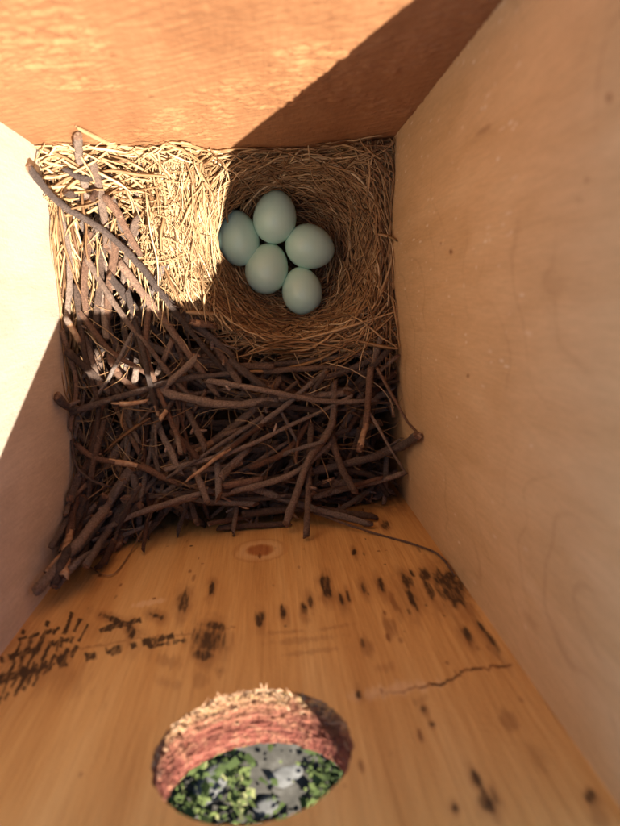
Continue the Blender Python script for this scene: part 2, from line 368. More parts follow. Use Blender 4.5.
def maps_front(P, uv):
    U, V = uv[:, 0], uv[:, 1]; X, Z = P[:, 0], P[:, 2]
    n = fbm(X * 1.3 + 200, Z * 0.16 + 400, 5, 3); n2 = fbm(X * 0.5 + 90, Z * 0.16 + 60, 8, 3); nf = vnoise(X * 3.2 + 500, Z * 0.9 + 500, 2)
    mark = np.zeros(len(U)); brown = mark.copy(); pale = mark.copy(); knot = mark.copy(); ring = mark.copy()
    dark = [(183, 601, 5, 10), (212, 589, 3, 6), (325, 584, 4, 10), (327, 592, 4, 7), (342, 600, 3, 6), (348, 596, 2, 5), (364, 588, 2.5, 6), (381, 584, 3, 7),
            (407, 582, 5, 7), (404, 577, 2, 6), (425, 575, 5, 6), (310, 601, 2, 5), (304, 609, 2.5, 6), (283, 612, 3, 6), (260, 618, 4, 6), (354, 552, 2, 2.5), (386, 525, 3.5, 3.5), (371, 515, 3, 3),
            (452, 587, 13, 16), (441, 580, 6, 12), (459, 596, 8, 9), (467, 634, 3, 9), (493, 642, 2, 14), (482, 628, 2, 10), (359, 694, 2.5, 4), (475, 777, 4, 10), (487, 801, 7, 10), (591, 796, 4, 7),
            (210, 640, 13, 12), (213, 626, 10, 4), (205, 655, 9, 5), (132, 633, 3, 6), (157, 616, 7, 2.5), (424, 709, 2, 3), (432, 724, 2, 2), (455, 808, 2.5, 4), (119, 622, 20, 2.4), (129, 628, 3, 6),
            (412, 600, 4, 10), (430, 590, 3, 10)]
    for (u, v, a, b) in dark:
        mark = np.maximum(mark, splat(U, V, n, u, v, a, b, toward(u, v), 0.8) * random.uniform(.75, 1))
        brown = np.maximum(brown, 0.5 * splat(U, V, n2, u, v + b * .3, a * 1.35 + 1, b * 1.6 + 2, toward(u, v), 0.7, 0.7))
    # dotted and cross-hatched scratches on the left
    def stroke(u0, v0, u1, v1, w, cut):
        L = math.hypot(u1 - u0, v1 - v0); tx, ty = (u1 - u0) / L, (v1 - v0) / L
        t = (U - u0) * tx + (V - v0) * ty; s = -(U - u0) * ty + (V - v0) * tx
        m = (1 - sstep(w * 0.7, w * 1.3, np.abs(s) + (n - 0.5) * w * 2.4)) * (t > 0) * (t < L)
        return m * (sstep(cut - 0.08, cut + 0.08, vnoise(t * 0.16 + u0, s * 0.02 + v0, 31)) if cut > 0 else 1)
    for a in ((-6, 682, 66, 660, 5, 0.30), (0, 660, 76, 637, 3.0, 0.34), (85, 657, 186, 633, 3.2, 0.42), (99, 630, 141, 620, 2.4, 0), (140, 648, 186, 640, 2, 0.4), (18, 640, 60, 628, 1.6, 0.4)):
        mark = np.maximum(mark, stroke(*a))
    for i in range(9): mark = np.maximum(mark, stroke(6 + i * 8, 684 - i * 3, 24 + i * 8, 630 - i * 3 + (i % 3) * 9, 1.7, 0.25))
    for i in range(5): mark = np.maximum(mark, stroke(-4 + i * 9, 706 - i * 5, 10 + i * 9, 676 - i * 4, 1.6, 0.2))
    # crack across the grain
    cv = np.interp(U, [350, 368, 400, 431, 445, 465, 485, 512], [700, 697, 692, 685, 683, 671, 668, 666])
    ck = (1 - sstep(0.5, 2.0, np.abs(V - cv + (n - 0.5) * 7)))
    brown = np.maximum(brown, ck * sstep(355, 440, U) * (U < 512) * 0.95); mark = np.maximum(mark, 0.7 * ck * (U > 428) * (U < 505) * (n2 > 0.42))
    cv = np.interp(U, [60, 130, 190, 230], [652, 640, 634, 628]); brown = np.maximum(brown, 0.5 * (1 - sstep(0.4, 1.4, np.abs(V - cv + (n - 0.5) * 6))) * (U > 60) * (U < 235))
    for (u, v, a, b, k) in [(390, 627, 6, 10, .55), (366, 645, 6, 10, .5), (509, 721, 9, 9, .45), (170, 662, 14, 6, .35), (165, 683, 12, 6, .3), (200, 680, 8, 8, .35), (220, 672, 6, 6, .35),
                            (300, 640, 30, 3, .3), (310, 652, 26, 2.5, .3), (330, 628, 18, 2, .3), (285, 632, 22, 2, .3), (420, 700, 7, 4, .3), (385, 668, 8, 5, .3), (540, 760, 7, 14, .25), (395, 604, 3, 14, .7), (470, 610, 4, 14, .6),
                            (410, 596, 14, 24, .35), (452, 588, 26, 26, .4), (600, 815, 10, 12, .4), (40, 660, 50, 22, .30), (120, 640, 40, 12, .2), (212, 640, 18, 20, .4)]:
        brown = np.maximum(brown, k * splat(U, V, n, u, v, a, b, toward(u, v), 0.9, 0.5))
    # small random flecks, sparser towards the top edge
    for i in range(80):
        x = random.uniform(X0, X1); z = random.uniform(-262, -100); s = random.uniform(0.18, 0.55); l = s * random.uniform(1.2, 5)
        q = (np.abs(X - x) < 3) & (np.abs(Z - z) < 8)
        d = np.sqrt(((X[q] - x) / s) ** 2 + ((Z[q] - z) / l) ** 2) + (n[q] - 0.5) * 1.2
        tgt = mark if random.random() < 0.45 else brown
        tgt[q] = np.maximum(tgt[q], (1 - sstep(0.7, 1.3, d)) * random.uniform(0.4, 0.95))
    # grey dirt where twigs lay
    brown = np.maximum(brown, 0.45 * sstep(-236, -262, Z) * sstep(0.35, 0.7, n2))
    # knot with pale halo
    kx, kz = (lambda p: (p[0], p[2]))(at_front(260, 550))
    d = np.hypot((X - kx) / 5.2, (Z - kz) / 6.0) + (n2 - 0.5) * 0.3
    knot = (0.55 + 0.3 * n) * (1 - sstep(0.65, 1.1, d)); pale = np.maximum(pale, 0.28 * (1 - sstep(1.1, 1.9, d)) * sstep(0.85, 1.1, d)); ring = 0.35 * (1 - sstep(0.05, 0.22, np.abs(d - 1.75))) + 0.35 * (1 - sstep(0.04, 0.1, np.abs(d - 0.55)))
    pale = np.maximum(pale, 0.45 * splat(U, V, n, 148, 603, 16, 2.5, -0.2, 0.9, 0.4))
    pale = np.maximum(pale, 0.35 * splat(U, V, n, 395, 690, 40, 6, -0.15, 0.9, 0.5))
    st = fbm(X * 2.4 + 900, Z * 0.28 + 900, 77, 3)
    return {'mark': np.clip(mark * (0.62 + 0.6 * sstep(0.28, 0.55, st)), 0, 1) * 0.93, 'brown': np.clip(brown, 0, 1), 'pale': pale, 'knot': knot, 'ring': ring}
def at_front(u, v):
    d = R @ cam_ray(u, v); return d * (YF / d[1])
HOLE = (-8.66, -118.4, 19.6)
def disp_front(P):
    X, Z = P[:, 0], P[:, 2]
    return (fbm(X * 0.9 + 70, Z * 0.05 + 30, 4, 3) - 0.5) * 0.35 - 0.0
fp = panel('front_panel', 1, YF, -1, X0, X1, ZFLOOR, ZT, 0.36, M_FRONT, maps_front, disp_front, HOLE, label='pine board with a round entrance hole, a knot and dark stains')

def maps_right(P, uv):
    U, V = uv[:, 0], uv[:, 1]; Y, Z = P[:, 1], P[:, 2]
    n = fbm(Y * 1.2 + 200, Z * 0.5 + 400, 15, 3); mark = np.zeros(len(U)); fl = mark.copy()
    for (u, v, a, b, ang, k) in [(609, 98, 4, 5, 0, .6), (484, 130, 9, 3, -.65, .4), (587, 180, 3, 3, 0, .35), (451, 252, 1.6, 2.6, 0, .9), (441, 243, 1, 1.5, 0, .6), (468, 376, 1.4, 1.6, 0, .9), (579, 200, 4, 3, .3, .2), (530, 620, 3, 12, -.6, .2), (420, 330, 3, 2, 0, .2)]:
        mark = np.maximum(mark, k * splat(U, V, n, u, v, a, b, ang, 0.3, 0.4))
    # wavy plywood figure
    w = np.abs(((Z * 0.055 + Y * 0.012 + fbm(Y * 0.035 + 9, Z * 0.02 + 9, 12, 3) * 4.0) % 1.0) - 0.5)
    mark = np.maximum(mark, 0.20 * (1 - sstep(0.0, 0.08, w)) * sstep(0.45, 0.7, fbm(Y * 0.03 + 77, Z * 0.03 + 7, 22, 3)))
    for i in range(230):           # pale dust and scratches
        y = YB - abs(random.gauss(0, 1)) * 62; z = random.uniform(-285, -130)
        if y < YF: continue
        q = (np.abs(Y - y) < 2) & (np.abs(Z - z) < 5); s = random.uniform(0.14, 0.3); l = s * random.uniform(1.5, 7)
        fl[q] = np.maximum(fl[q], (1 - sstep(0.6, 1.3, np.hypot((Y[q] - y) / s, (Z[q] - z) / l))) * random.uniform(0.2, 0.85))
    return {'mark': mark, 'fleck': fl}
panel('side_panel', 0, X1, 1, YF - TH, YB + TH, ZFLOOR, ZT, 0.5, M_PLY_R, maps_right, label='tan plywood side with faint wavy grain and pale scratches')
def maps_left(P, uv):
    Y, Z = P[:, 1], P[:, 2]
    return {'mark': 0.10 * sstep(0.5, 0.75, fbm(Y * 0.1 + 3, Z * 0.04 + 8, 41, 3)), 'fleck': 0.5 * (vnoise(Y * 1.5 + 30, Z * 0.9 + 30, 6) > 0.93)}
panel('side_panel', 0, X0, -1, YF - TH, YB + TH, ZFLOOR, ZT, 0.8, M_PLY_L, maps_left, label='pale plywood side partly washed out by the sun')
def maps_back(P, uv):
    X, Z = P[:, 0], P[:, 2]; n = fbm(X * 0.8 + 20, Z * 0.8 + 20, 3, 3); mark = np.zeros(len(X))
    for i in range(60):
        x = random.uniform(X0, X1); z = random.uniform(-280, -100); s = random.uniform(0.2, 0.9); l = s * random.uniform(0.8, 3)
        q = (np.abs(X - x) < 4) & (np.abs(Z - z) < 6)
        mark[q] = np.maximum(mark[q], (1 - sstep(0.6, 1.3, np.hypot((X[q] - x) / s, (Z[q] - z) / l) + (n[q] - .5))) * random.uniform(0.15, 0.6))
    return {'mark': mark}
def disp_back(P):                      # torn fibres running aslant, faint saw chatter across them
    X, Z = P[:, 0], P[:, 2]
    a = 0.55; c, q = math.cos(a), math.sin(a); S = X * c + Z * q; Tt = -X * q + Z * c
    t = Z * 0.30 + fbm(X * 0.05 + 5, Z * 0.05 + 5, 71, 3) * 4
    f = fbm(S * 0.10 + 40, Tt * 0.75 + 70, 73, 4); g_ = fbm(X * 0.5 + 11, Z * 0.5 + 13, 75, 3)
    patch = sstep(0.42, 0.62, fbm(X * 0.045 + 15, Z * 0.045 + 3, 72, 2))
    h_ = fbm(X * 0.16 + 31, Z * 0.42 + 17 + 1.5 * g_, 78, 3)
    return 0.40 * (f - 0.5) + 0.30 * (g_ - 0.5) + 2.2 * patch * np.abs(h_ - 0.5) + 0.10 * patch * (np.abs(np.sin(t * math.pi + 3 * g_)) - 0.5) - 0.4 * sstep(0.60, 0.72, f) * patch
panel('back_panel', 1, YB, 1, X0, X1, ZFLOOR, ZT, 0.5, M_BACK, maps_back, disp_back, label='orange rough sawn back board, half sunlit and half in shadow')

# floor panel
def slab(name, x0, x1, y0, y1, z0, z1, mat, parent):
    V = [(x, y, z) for z in (z0, z1) for y in (y0, y1) for x in (x0, x1)]
    F = [(0, 2, 3, 1), (4, 5, 7, 6), (0, 1, 5, 4), (2, 6, 7, 3), (0, 4, 6, 2), (1, 3, 7, 5)]
    return link(name, mesh_np(name, Wm(V), F, [mat], False), parent)
slab('floor_panel', X0 - TH, X1 + TH, YF - TH, YB + TH, ZFLOOR - TH, ZFLOOR, M_EDGE, box)

# bore of the hole with torn chips on its lower inner lip
hx, hz, hr = HOLE
na, nd = 260, 44
aa = np.linspace(0, 2 * math.pi, na, endpoint=False); dd = np.linspace(0.22, TH + 0.3, nd)
AA, DD = np.meshgrid(aa, dd); AA = AA.ravel(); DD = DD.ravel()
rough = 0.6 * (fbm(AA * 26 + 10, DD * 1.6 + 10, 51, 3) - 0.5) + 0.7 * (fbm(AA * 7 + 10, DD * 2.6 + 10, 57, 3) - 0.5)
lower = np.clip(-np.sin(AA) * 1.3 + 0.2, 0, 1)
rr = hr + 0.05 - (1.3 + 2.0 * lower * np.exp(-np.abs(DD - 2.5) / 4)) * (rough + 0.12) - 0.09 * np.sin(DD * 4.4 + 6 * fbm(AA * 3 + 4, DD * 0 + 1, 8, 2)) * 0.8
rr = np.where(DD < 0.4, hr + 0.7, rr)
BP = np.stack([hx + rr * np.cos(AA), YF - DD, hz + rr * np.sin(AA)], 1)
bi = np.arange(na * nd).reshape(nd, na)
BF = np.stack([bi[:-1, :], np.roll(bi, -1, 1)[:-1, :], np.roll(bi, -1, 1)[1:, :], bi[1:, :]], -1).reshape(-1, 4)
raw = np.clip(np.exp(-np.abs(DD - 0.5) / 2.2) * lower * (-0.2 + 2.2 * fbm(AA * 14 + 3, DD * 0.9, 61, 3)), 0, 1)
hb = link('entrance_hole', mesh_np('entrance_hole', Wm(BP), BF, [M_BORE], True, None, {'raw': ('FLOAT', raw)}), fp)
hb.parent = fp; hb.matrix_parent_inverse = Matrix.Identity(4)
hb['label'] = 'reddish sawn bore of the hole with ragged sunlit lip'
SV, SF = [], []
for i in range(300):                   # splinters
    a = random.gauss(-math.pi / 2 - 0.25, 0.62); d = abs(random.gauss(0, 2.2)); L = random.uniform(0.6, 3.0); w = random.uniform(0.15, 0.55)
    n = np.array([-math.cos(a), 0, -math.sin(a)]); t = np.array([-math.sin(a), 0, math.cos(a)]); o = np.array([hx + hr * math.cos(a), YF - d, hz + hr * math.sin(a)])
    dr = n * random.uniform(0.1, 0.8) + t * random.uniform(-1, 1) + np.array([0, random.uniform(-.2, .9), 0]); dr /= np.linalg.norm(dr)
    k = len(SV); sd = np.cross(dr, n); sd /= np.linalg.norm(sd)
    SV += [o - sd * w, o + sd * w, o + n * w - sd * 0, o + dr * L]; SF += [(k, k + 1, k + 3), (k + 1, k + 2, k + 3), (k + 2, k, k + 3)]
sp = link('splinters', mesh_np('splinters', Wm(np.array(SV)), SF, [M_PEEL], False), fp); sp.matrix_parent_inverse = Matrix.Identity(4)
sp['kind'] = 'stuff'; sp['label'] = 'tiny pale torn splinters on the lip of the hole'

# ------------------------------------------------------------------ the nest
nest = empty('bird_nest', Wm((0, 0, ZFLOOR)))
tag(nest, 'bird nest of brown twigs with a cup of dry grass, filling the box', 'nest')
CTRL = np.array([(33, 155, -254), (62, 300, -256), (110, 240, -253), (180, 170, -262), (203, 225, -262), (226, 225, -284), (60, 420, -252), (130, 400, -253), (250, 400, -258), (330, 400, -266), (380, 400, -270),
                 (395, 140, -264), (300, 160, -277), (388, 250, -277), (250, 515, -249), (330, 505, -251), (385, 490, -262), (100, 520, -240), (60, 575, -202), (36, 595, -197), (200, 490, -243), (160, 330, -256), (300, 350, -276), (240, 340, -270), (222, 158, -276), (205, 288, -260), (160, 230, -257), (222, 310, -266)], float)
def surf(u, v):
    d2 = (CTRL[:, 0] - u) ** 2 + (CTRL[:, 1] - v) ** 2 + 150.0; w = d2 ** -1.6
    return float((w * CTRL[:, 2]).sum() / w.sum())
CUP = at(291, 253, -292.0)
def cupz(x, y):                                # height of the nest top under the point
    r = math.hypot(x - CUP[0], y - CUP[1])
    q = to_px(np.array([[x, y, -266.0]]))[0]; s = surf(*q)
    return min(s, -304 + 42 * (r / 38.0) ** 4.5) if r < 46 else s
# tube builder
def tube(pts, rad, sides, cap=True):
    pts = np.asarray(pts, float); n = len(pts)
    t = np.gradient(pts, axis=0); t /= np.linalg.norm(t, axis=1)[:, None] + 1e-9
    up = np.array([0.31, 0.17, 0.93]); s = np.cross(t, up); s /= np.linalg.norm(s, axis=1)[:, None] + 1e-9; w = np.cross(s, t)
    a = np.arange(sides) * 2 * math.pi / sides
    rad = np.asarray(rad, float)
    if rad.ndim == 1: rad = np.repeat(rad[:, None], sides, 1)
    V = pts[:, None, :] + rad[..., None] * (np.cos(a)[None, :, None] * s[:, None, :] + np.sin(a)[None, :, None] * w[:, None, :])
    i = np.arange(n * sides).reshape(n, sides)
    F = np.stack([i[:-1], np.roll(i, -1, 1)[:-1], np.roll(i, -1, 1)[1:], i[1:]], -1).reshape(-1, 4)
    return V.reshape(-1, 3), F
def resample(P, step):
    P = np.asarray(P, float)
    if len(P) == 2: P = np.array([P[0], P[0] * .66 + P[1] * .34, P[0] * .33 + P[1] * .67, P[1]])
    Q = np.vstack([2 * P[0] - P[1], P, 2 * P[-1] - P[-2]]); out = []
    for i in range(1, len(Q) - 2):
        m = max(2, int(np.linalg.norm(Q[i + 1] - Q[i]) / step))
        for t in np.arange(m) / m:
            out.append(0.5 * (2 * Q[i] + (Q[i + 1] - Q[i - 1]) * t + (2 * Q[i - 1] - 5 * Q[i] + 4 * Q[i + 1] - Q[i + 2]) * t * t + (3 * Q[i] - 3 * Q[i + 1] + Q[i + 2] - Q[i - 1]) * t ** 3))
    out.append(P[-1]); return np.array(out)
def twig(P, r, taper=0.75, mat=None, peel=None, wob=1.0, sides=9, side_buds=True):
    """P: points in mm; r: radius in mm; peel: part of the length stripped to pale wood"""
    C = resample(P, 2.2); n = len(C); r = max(r, 0.3)
    t = np.linspace(0, 1, n); sd = random.random() * 1000
    off = np.array([[noise.noise((sd, k * 0.16, j * 9.1)) for j in range(3)] for k in range(n)]) * 0.85 * wob
    off += np.array([[noise.noise((sd + 40, k * 0.5, j * 7.3)) for j in range(3)] for k in range(n)]) * 0.38 * wob * min(1.5, r)
    off *= np.minimum(1, 4 * np.minimum(t, 1 - t) + 0.2)[:, None]; C = C + off
    rad = r * (1 - (1 - taper) * t)
    L = n * 2.2; k = random.uniform(6, 13)                      # nodes: small swellings along the twig
    pos = random.uniform(2, 8)
    while pos < L:
        rad = rad * (1 + random.uniform(0.08, 0.26) * np.exp(-((t * L - pos) / (0.7 + r * 0.35)) ** 2)); pos += random.uniform(0.6, 1.5) * k
    a = np.arange(sides)
    RR = rad[:, None] * (1 + 0.22 * (np.array([[noise.noise((sd + 5, q * 0.5, s * 1.9)) for s in range(sides)] for q in range(n)])))
    PM = np.zeros((n - 1, sides), bool)
    if peel:
        for q in range(n - 1):
            for s_ in range(sides):
                up_ = math.sin(s_ * 2 * math.pi / sides + 0.4); e = min(t[q] - peel[0], peel[1] - t[q]) * n * 0.5
                PM[q, s_] = min(e, 1.2) + 0.55 * up_ + 0.9 * noise.noise((sd + 9, q * .45, s_ * .9)) > 0.55
    V, F = tube(C, RR, sides)
    tg = (C[-1] - C[-2]) / np.linalg.norm(C[-1] - C[-2]); sl = random.uniform(.2, 1.6); ph = random.random() * 6.28
    for q in range(sides):                                     # splintered, slanting ends
        V[(n - 1) * sides + q] += tg * r * (sl * math.cos(q * 2 * math.pi / sides + ph) + random.uniform(-.3, .3))
        V[q] -= (C[1] - C[0]) / np.linalg.norm(C[1] - C[0]) * r * (random.uniform(.1, .9) * math.cos(q * 2 * math.pi / sides - ph) + random.uniform(-.3, .3))
    fm = PM.astype(int).ravel() * 2
    # broken ends: fan of triangles as quads with a slightly offset centre
    k0 = len(V); c0 = C[0] - (C[1] - C[0]) * 0.12 * r; c1 = C[-1] + (C[-1] - C[-2]) * 0.18 * r
    V = np.vstack([V, c0, c1]); base = (n - 1) * sides
    cap = []
    for s in range(sides):
        cap.append((k0, (s + 1) % sides, s, s)); cap.append((k0 + 1, base + s, base + (s + 1) % sides, base + (s + 1) % sides))
    spur_v, spur_f = [], []
    if side_buds and n > 8:
        for _ in range(random.choice((0, 0, 1, 1, 2))):
            q = random.randint(2, n - 4); tv = (C[q + 1] - C[q]) / np.linalg.norm(C[q + 1] - C[q]); pr = np.cross(tv, np.array([random.gauss(0, 1) for _ in range(3)])); pr /= np.linalg.norm(pr)
            dv = tv * random.uniform(.5, 1.2) + pr; dv /= np.linalg.norm(dv); Ls = random.uniform(1.2, 4.5) * r
            sv, sf = tube(np.array([C[q], C[q] + dv * Ls * .5, C[q] + dv * Ls, C[q] + dv * (Ls + .05)]), np.array([r * .62, r * .5, r * .38, .02]), 6)
            sf = sf + len(V) + sum(len(x) for x in spur_v); spur_v.append(sv); spur_f.append(sf)
    if spur_v:
        V = np.vstack([V] + spur_v); F = np.vstack([F] + spur_f); fm = np.concatenate([fm, np.zeros(sum(len(x) for x in spur_f), int)])
    # triangles kept apart so the mesh stays clean
    tri = [c[:3] for c in cap]
    me = bpy.data.meshes.new('twig'); me.from_pydata([tuple(q) for q in Wm(V)], [], [tuple(f) for f in F] + tri)
    for mm in (mat or M_BARK, M_WOOD, M_PEEL): me.materials.append(mm)
    ra = me.attributes.new('run', 'FLOAT', 'POINT'); rv = np.zeros(len(V), np.float32)
    rv[:n * sides] = np.repeat(np.arange(n) * 2.2, sides); rv[n * sides + 2:] = 0; ra.data.foreach_set('value', rv + sd)
    me.polygons.foreach_set('material_index', np.concatenate([fm, np.ones(len(tri), int)]).astype(np.int32))
    sm = np.ones(len(F) + len(tri), bool); sm[len(F):] = False; me.polygons.foreach_set('use_smooth', sm); me.update()
    return link('twig', me, nest)

# twigs one can follow in the photograph: (points (u, v[, lift mm]), width px, taper, bark, peeled part)
B, Rd, Dk = M_BARK, M_BARKR, M_BARKD
MAIN = [
 ([(29, 168, 6), (60, 204, 5), (112, 237, 4), (168, 300, 3), (192, 322, 0)], 8, .8, Dk, None),
 ([(119, 262, 1), (163, 319, 2), (190, 355, 2), (217, 395, 0)], 9, .8, Rd, None),
 ([(116, 238, 0), (109, 290, 1), (106, 340, -1)], 10, .85, Rd, None),
 ([(103, 246, -1), (99, 290, 0), (95, 328, -2)], 9, .9, B, None),
 ([(127, 291, 4), (139, 338, 5), (148, 375, 6), (158, 417, 4)], 7, .85, Dk, (.90, 1)),
 ([(79, 312, 3), (111, 352, 3), (140, 369, 3), (170, 390, 1)], 7, .8, Rd, None),
 ([(134, 330, 1), (110, 375, 3), (80, 420, 2), (74, 440, -2)], 5, .8, Dk, None),
 ([(70, 413, 6), (104, 402, 6), (137, 392, 5), (176, 380, 4), (242, 373, 2)], 8, .75, Dk, None),
 ([(152, 387, 2), (180, 397, 4), (232, 405, 4), (287, 398, 3), (348, 393, 0)], 10, .8, B, None),
 ([(216, 400, 1), (270, 405, 2), (335, 413, 0)], 8, .85, Dk, None),
 ([(102, 398, 0), (91, 454, 3), (74, 507, 4), (63, 577, 6)], 10, 1.0, Rd, (.72, 1)),
 ([(132, 468, 0), (105, 507, 2), (73, 550, 3), (35, 592, 2)], 13, .8, B, None),
 ([(76, 444, 5), (96, 458, 6), (137, 466, 5), (178, 484, 2)], 7, .9, Rd, (.36, .56)),
 ([(72, 440, 4), (76, 465, 5), (91, 480, 5), (110, 487, 2)], 4, .7, Dk, None),
 ([(96, 534, 1), (137, 514, 3), (197, 495, 3), (246, 485, 0)], 7, .8, B, None),
 ([(171, 430, 1), (198, 458, 3)], 8, .9, Rd, None),
 ([(186, 408, -2), (206, 450, 2)], 8, .95, B, None),
 ([(158, 425, -1), (168, 446, 1), (180, 474, 3)], 8, .9, B, None),
 ([(194, 468, 0), (208, 502, 7)], 8, 1, B, None),
 ([(217, 462, -1), (219, 497, 8)], 8, 1, Dk, None),
 ([(264, 416, 2), (219, 446, 5), (168, 477, 6)], 6, .6, Dk, None),
 ([(266, 422, 3), (225, 452, 6), (187, 480, 7)], 6, .6, Rd, (.45, .97)),
 ([(248, 448, 1), (223, 476, 3)], 9, .9, B, None),
 ([(262, 479, 1), (222, 486, 3)], 8, .9, Rd, None),
 ([(136, 513, 1), (197, 496, 3)], 9, .9, B, None),
 ([(140, 465, 2), (175, 482, 2)], 8, .9, Rd, None),
 ([(216, 458, 3), (250, 432, 4), (283, 407, 5), (327, 370, 2)], 7, .8, Dk, None),
 ([(334, 382, 0), (331, 426, 4), (308, 462, 6), (286, 524, 10)], 9, .95, B, None),
 ([(331, 434, 1), (338, 460, 3), (355, 492, 5)], 9, .9, B, None),
 ([(311, 424, 1), (309, 477, 3), (306, 537, 5)], 8, .9, B, None),
 ([(418, 435, 2), (397, 449, 3), (362, 460, 2), (310, 472, -2)], 10, 1, Dk, None),
 ([(248, 486, 1), (304, 506, 4), (369, 524, 3)], 9, .9, Dk, None),
 ([(243, 514, 0), (310, 509, 2), (374, 517, 2)], 9, .9, B, None),
 ([(218, 528, 0), (289, 523, 3)], 7, .9, B, None),
 ([(222, 494, 1), (291, 475, 4), (335, 440, 2)], 8, .8, B, None),
 ([(218, 479, 2), (247, 450, 2)], 10, .9, B, None),
 ([(371, 368, 3), (366, 418, 5), (360, 449, 6)], 8, .9, Rd, (.62, 1)),
 ([(377, 368, 5), (404, 416, 4), (418, 434, 2)], 4, .8, Rd, None),
 ([(387, 452, -3), (384, 504, -2)], 6, .9, Dk, None),
 ([(369, 412, 4), (391, 450, 4), (405, 472, 2)], 4, .7, B, None),
 ([(314, 513, 4), (379, 534, 2), (420, 547, 1), (440, 556, 0), (455, 576, 0)], 3.6, .6, B, None),
 ([(268, 386, 2), (296, 440, 3)], 5, .8, Dk, None),
 ([(176, 309, 0), (204, 332, 1), (233, 358, 0)], 9, .9, Dk, None),
 ([(172, 340, 1), (155, 378, 0)], 7, .9, B, None),
 ([(60, 210, 0), (70, 262, 2), (66, 330, 0)], 7, .9, B, None),
 ([(78, 136, 2), (80, 162, 3), (88, 200, 2)], 9, .95, B, None),
 ([(92, 160, 3), (102, 205, 3), (108, 250, 1)], 9, .9, B, None),
 ([(64, 168, 4), (84, 178, 4), (108, 176, 3)], 7, .9, Dk, None),
 ([(90, 232, 2), (84, 280, 3), (86, 320, 0)], 8, .9, Rd, None),
 ([(104, 196, 4), (118, 215, 5), (140, 254, 4)], 9, .8, Rd, None),
 ([(190, 322, 2), (215, 326, 3)], 9, .9, Rd, (0, .3)),
 ([(230, 368, 1), (300, 362, 2), (372, 352, 0)], 8, .8, Dk, None),
 ([(262, 372, 0), (330, 368, 1), (385, 378, -2)], 7, .8, B, None),
 ([(62, 330, 2), (76, 380, 2), (70, 430, 0)], 6, .9, Rd, None),
 ([(57, 396, 2), (64, 404, 3), (82, 410, 2)], 10, .8, Dk, None),
 ([(108, 352, 1), (122, 378, 2), (150, 398, 0)], 9, .9, Rd, None),
 ([(84, 335, 1), (96, 375, 2), (108, 392, 1)], 9, .9, B, None),
 ([(112, 404, 7), (128, 404, 8), (146, 401, 7)], 6, .8, B, (.05, .95)),
 ([(66, 318, 5), (74, 332, 6), (80, 344, 5)], 8, .7, B, (0, .9)),
 ([(250, 468, 1), (286, 452, 2), (310, 420, 0)], 8, .9, Rd, None),
 ([(340, 470, 0), (372, 476, 1), (388, 496, 0)], 7, .9, Dk, None),
 ([(56, 588, 2), (76, 564, 2), (110, 542, 1), (150, 524, 0)], 8, .8, Dk, None),
 ([(44, 580, 1), (72, 566, 2), (92, 540, 1)], 7, .8, B, None),
]
MAIN += [
 ([(86, 258, 3), (120, 312, 4), (150, 350, 4), (196, 404, 2)], 7, .8, B, None), ([(138, 262, 4), (178, 316, 4), (226, 372, 3), (262, 404, 1)], 7, .75, Dk, None),
 ([(76, 286, 3), (84, 350, 4), (98, 410, 4), (88, 470, 3)], 7, .8, B, None), ([(150, 300, 3), (146, 350, 4), (166, 410, 4), (186, 452, 2)], 7, .8, Rd, None),
 ([(104, 420, 3), (92, 470, 4), (82, 520, 3), (56, 572, 2)], 8, .85, B, None), ([(122, 480, 3), (98, 526, 3), (58, 574, 3)], 8, .85, Dk, None),
 ([(206, 380, 4), (262, 390, 5), (330, 402, 4), (376, 400, 2)], 7, .8, B, None), ([(164, 470, 4), (232, 452, 5), (302, 420, 4), (352, 396, 2)], 6, .75, B, None)]
for (pts, w, tp, mt, pl) in MAIN:
    P = []
    for (u, v, *l) in pts:
        z = surf(u, v) + (l[0] if l else 0) + (5.0 if u < 150 and v < 335 else 2.5)
        P.append(clampbox(at(u, v, z), w * 0.5 * 0.4))
    r = w * 0.5 * (-np.mean([q[2] for q in P])) / FPX * 0.84
    twig(P, r, tp, mt, pl, 0.45)

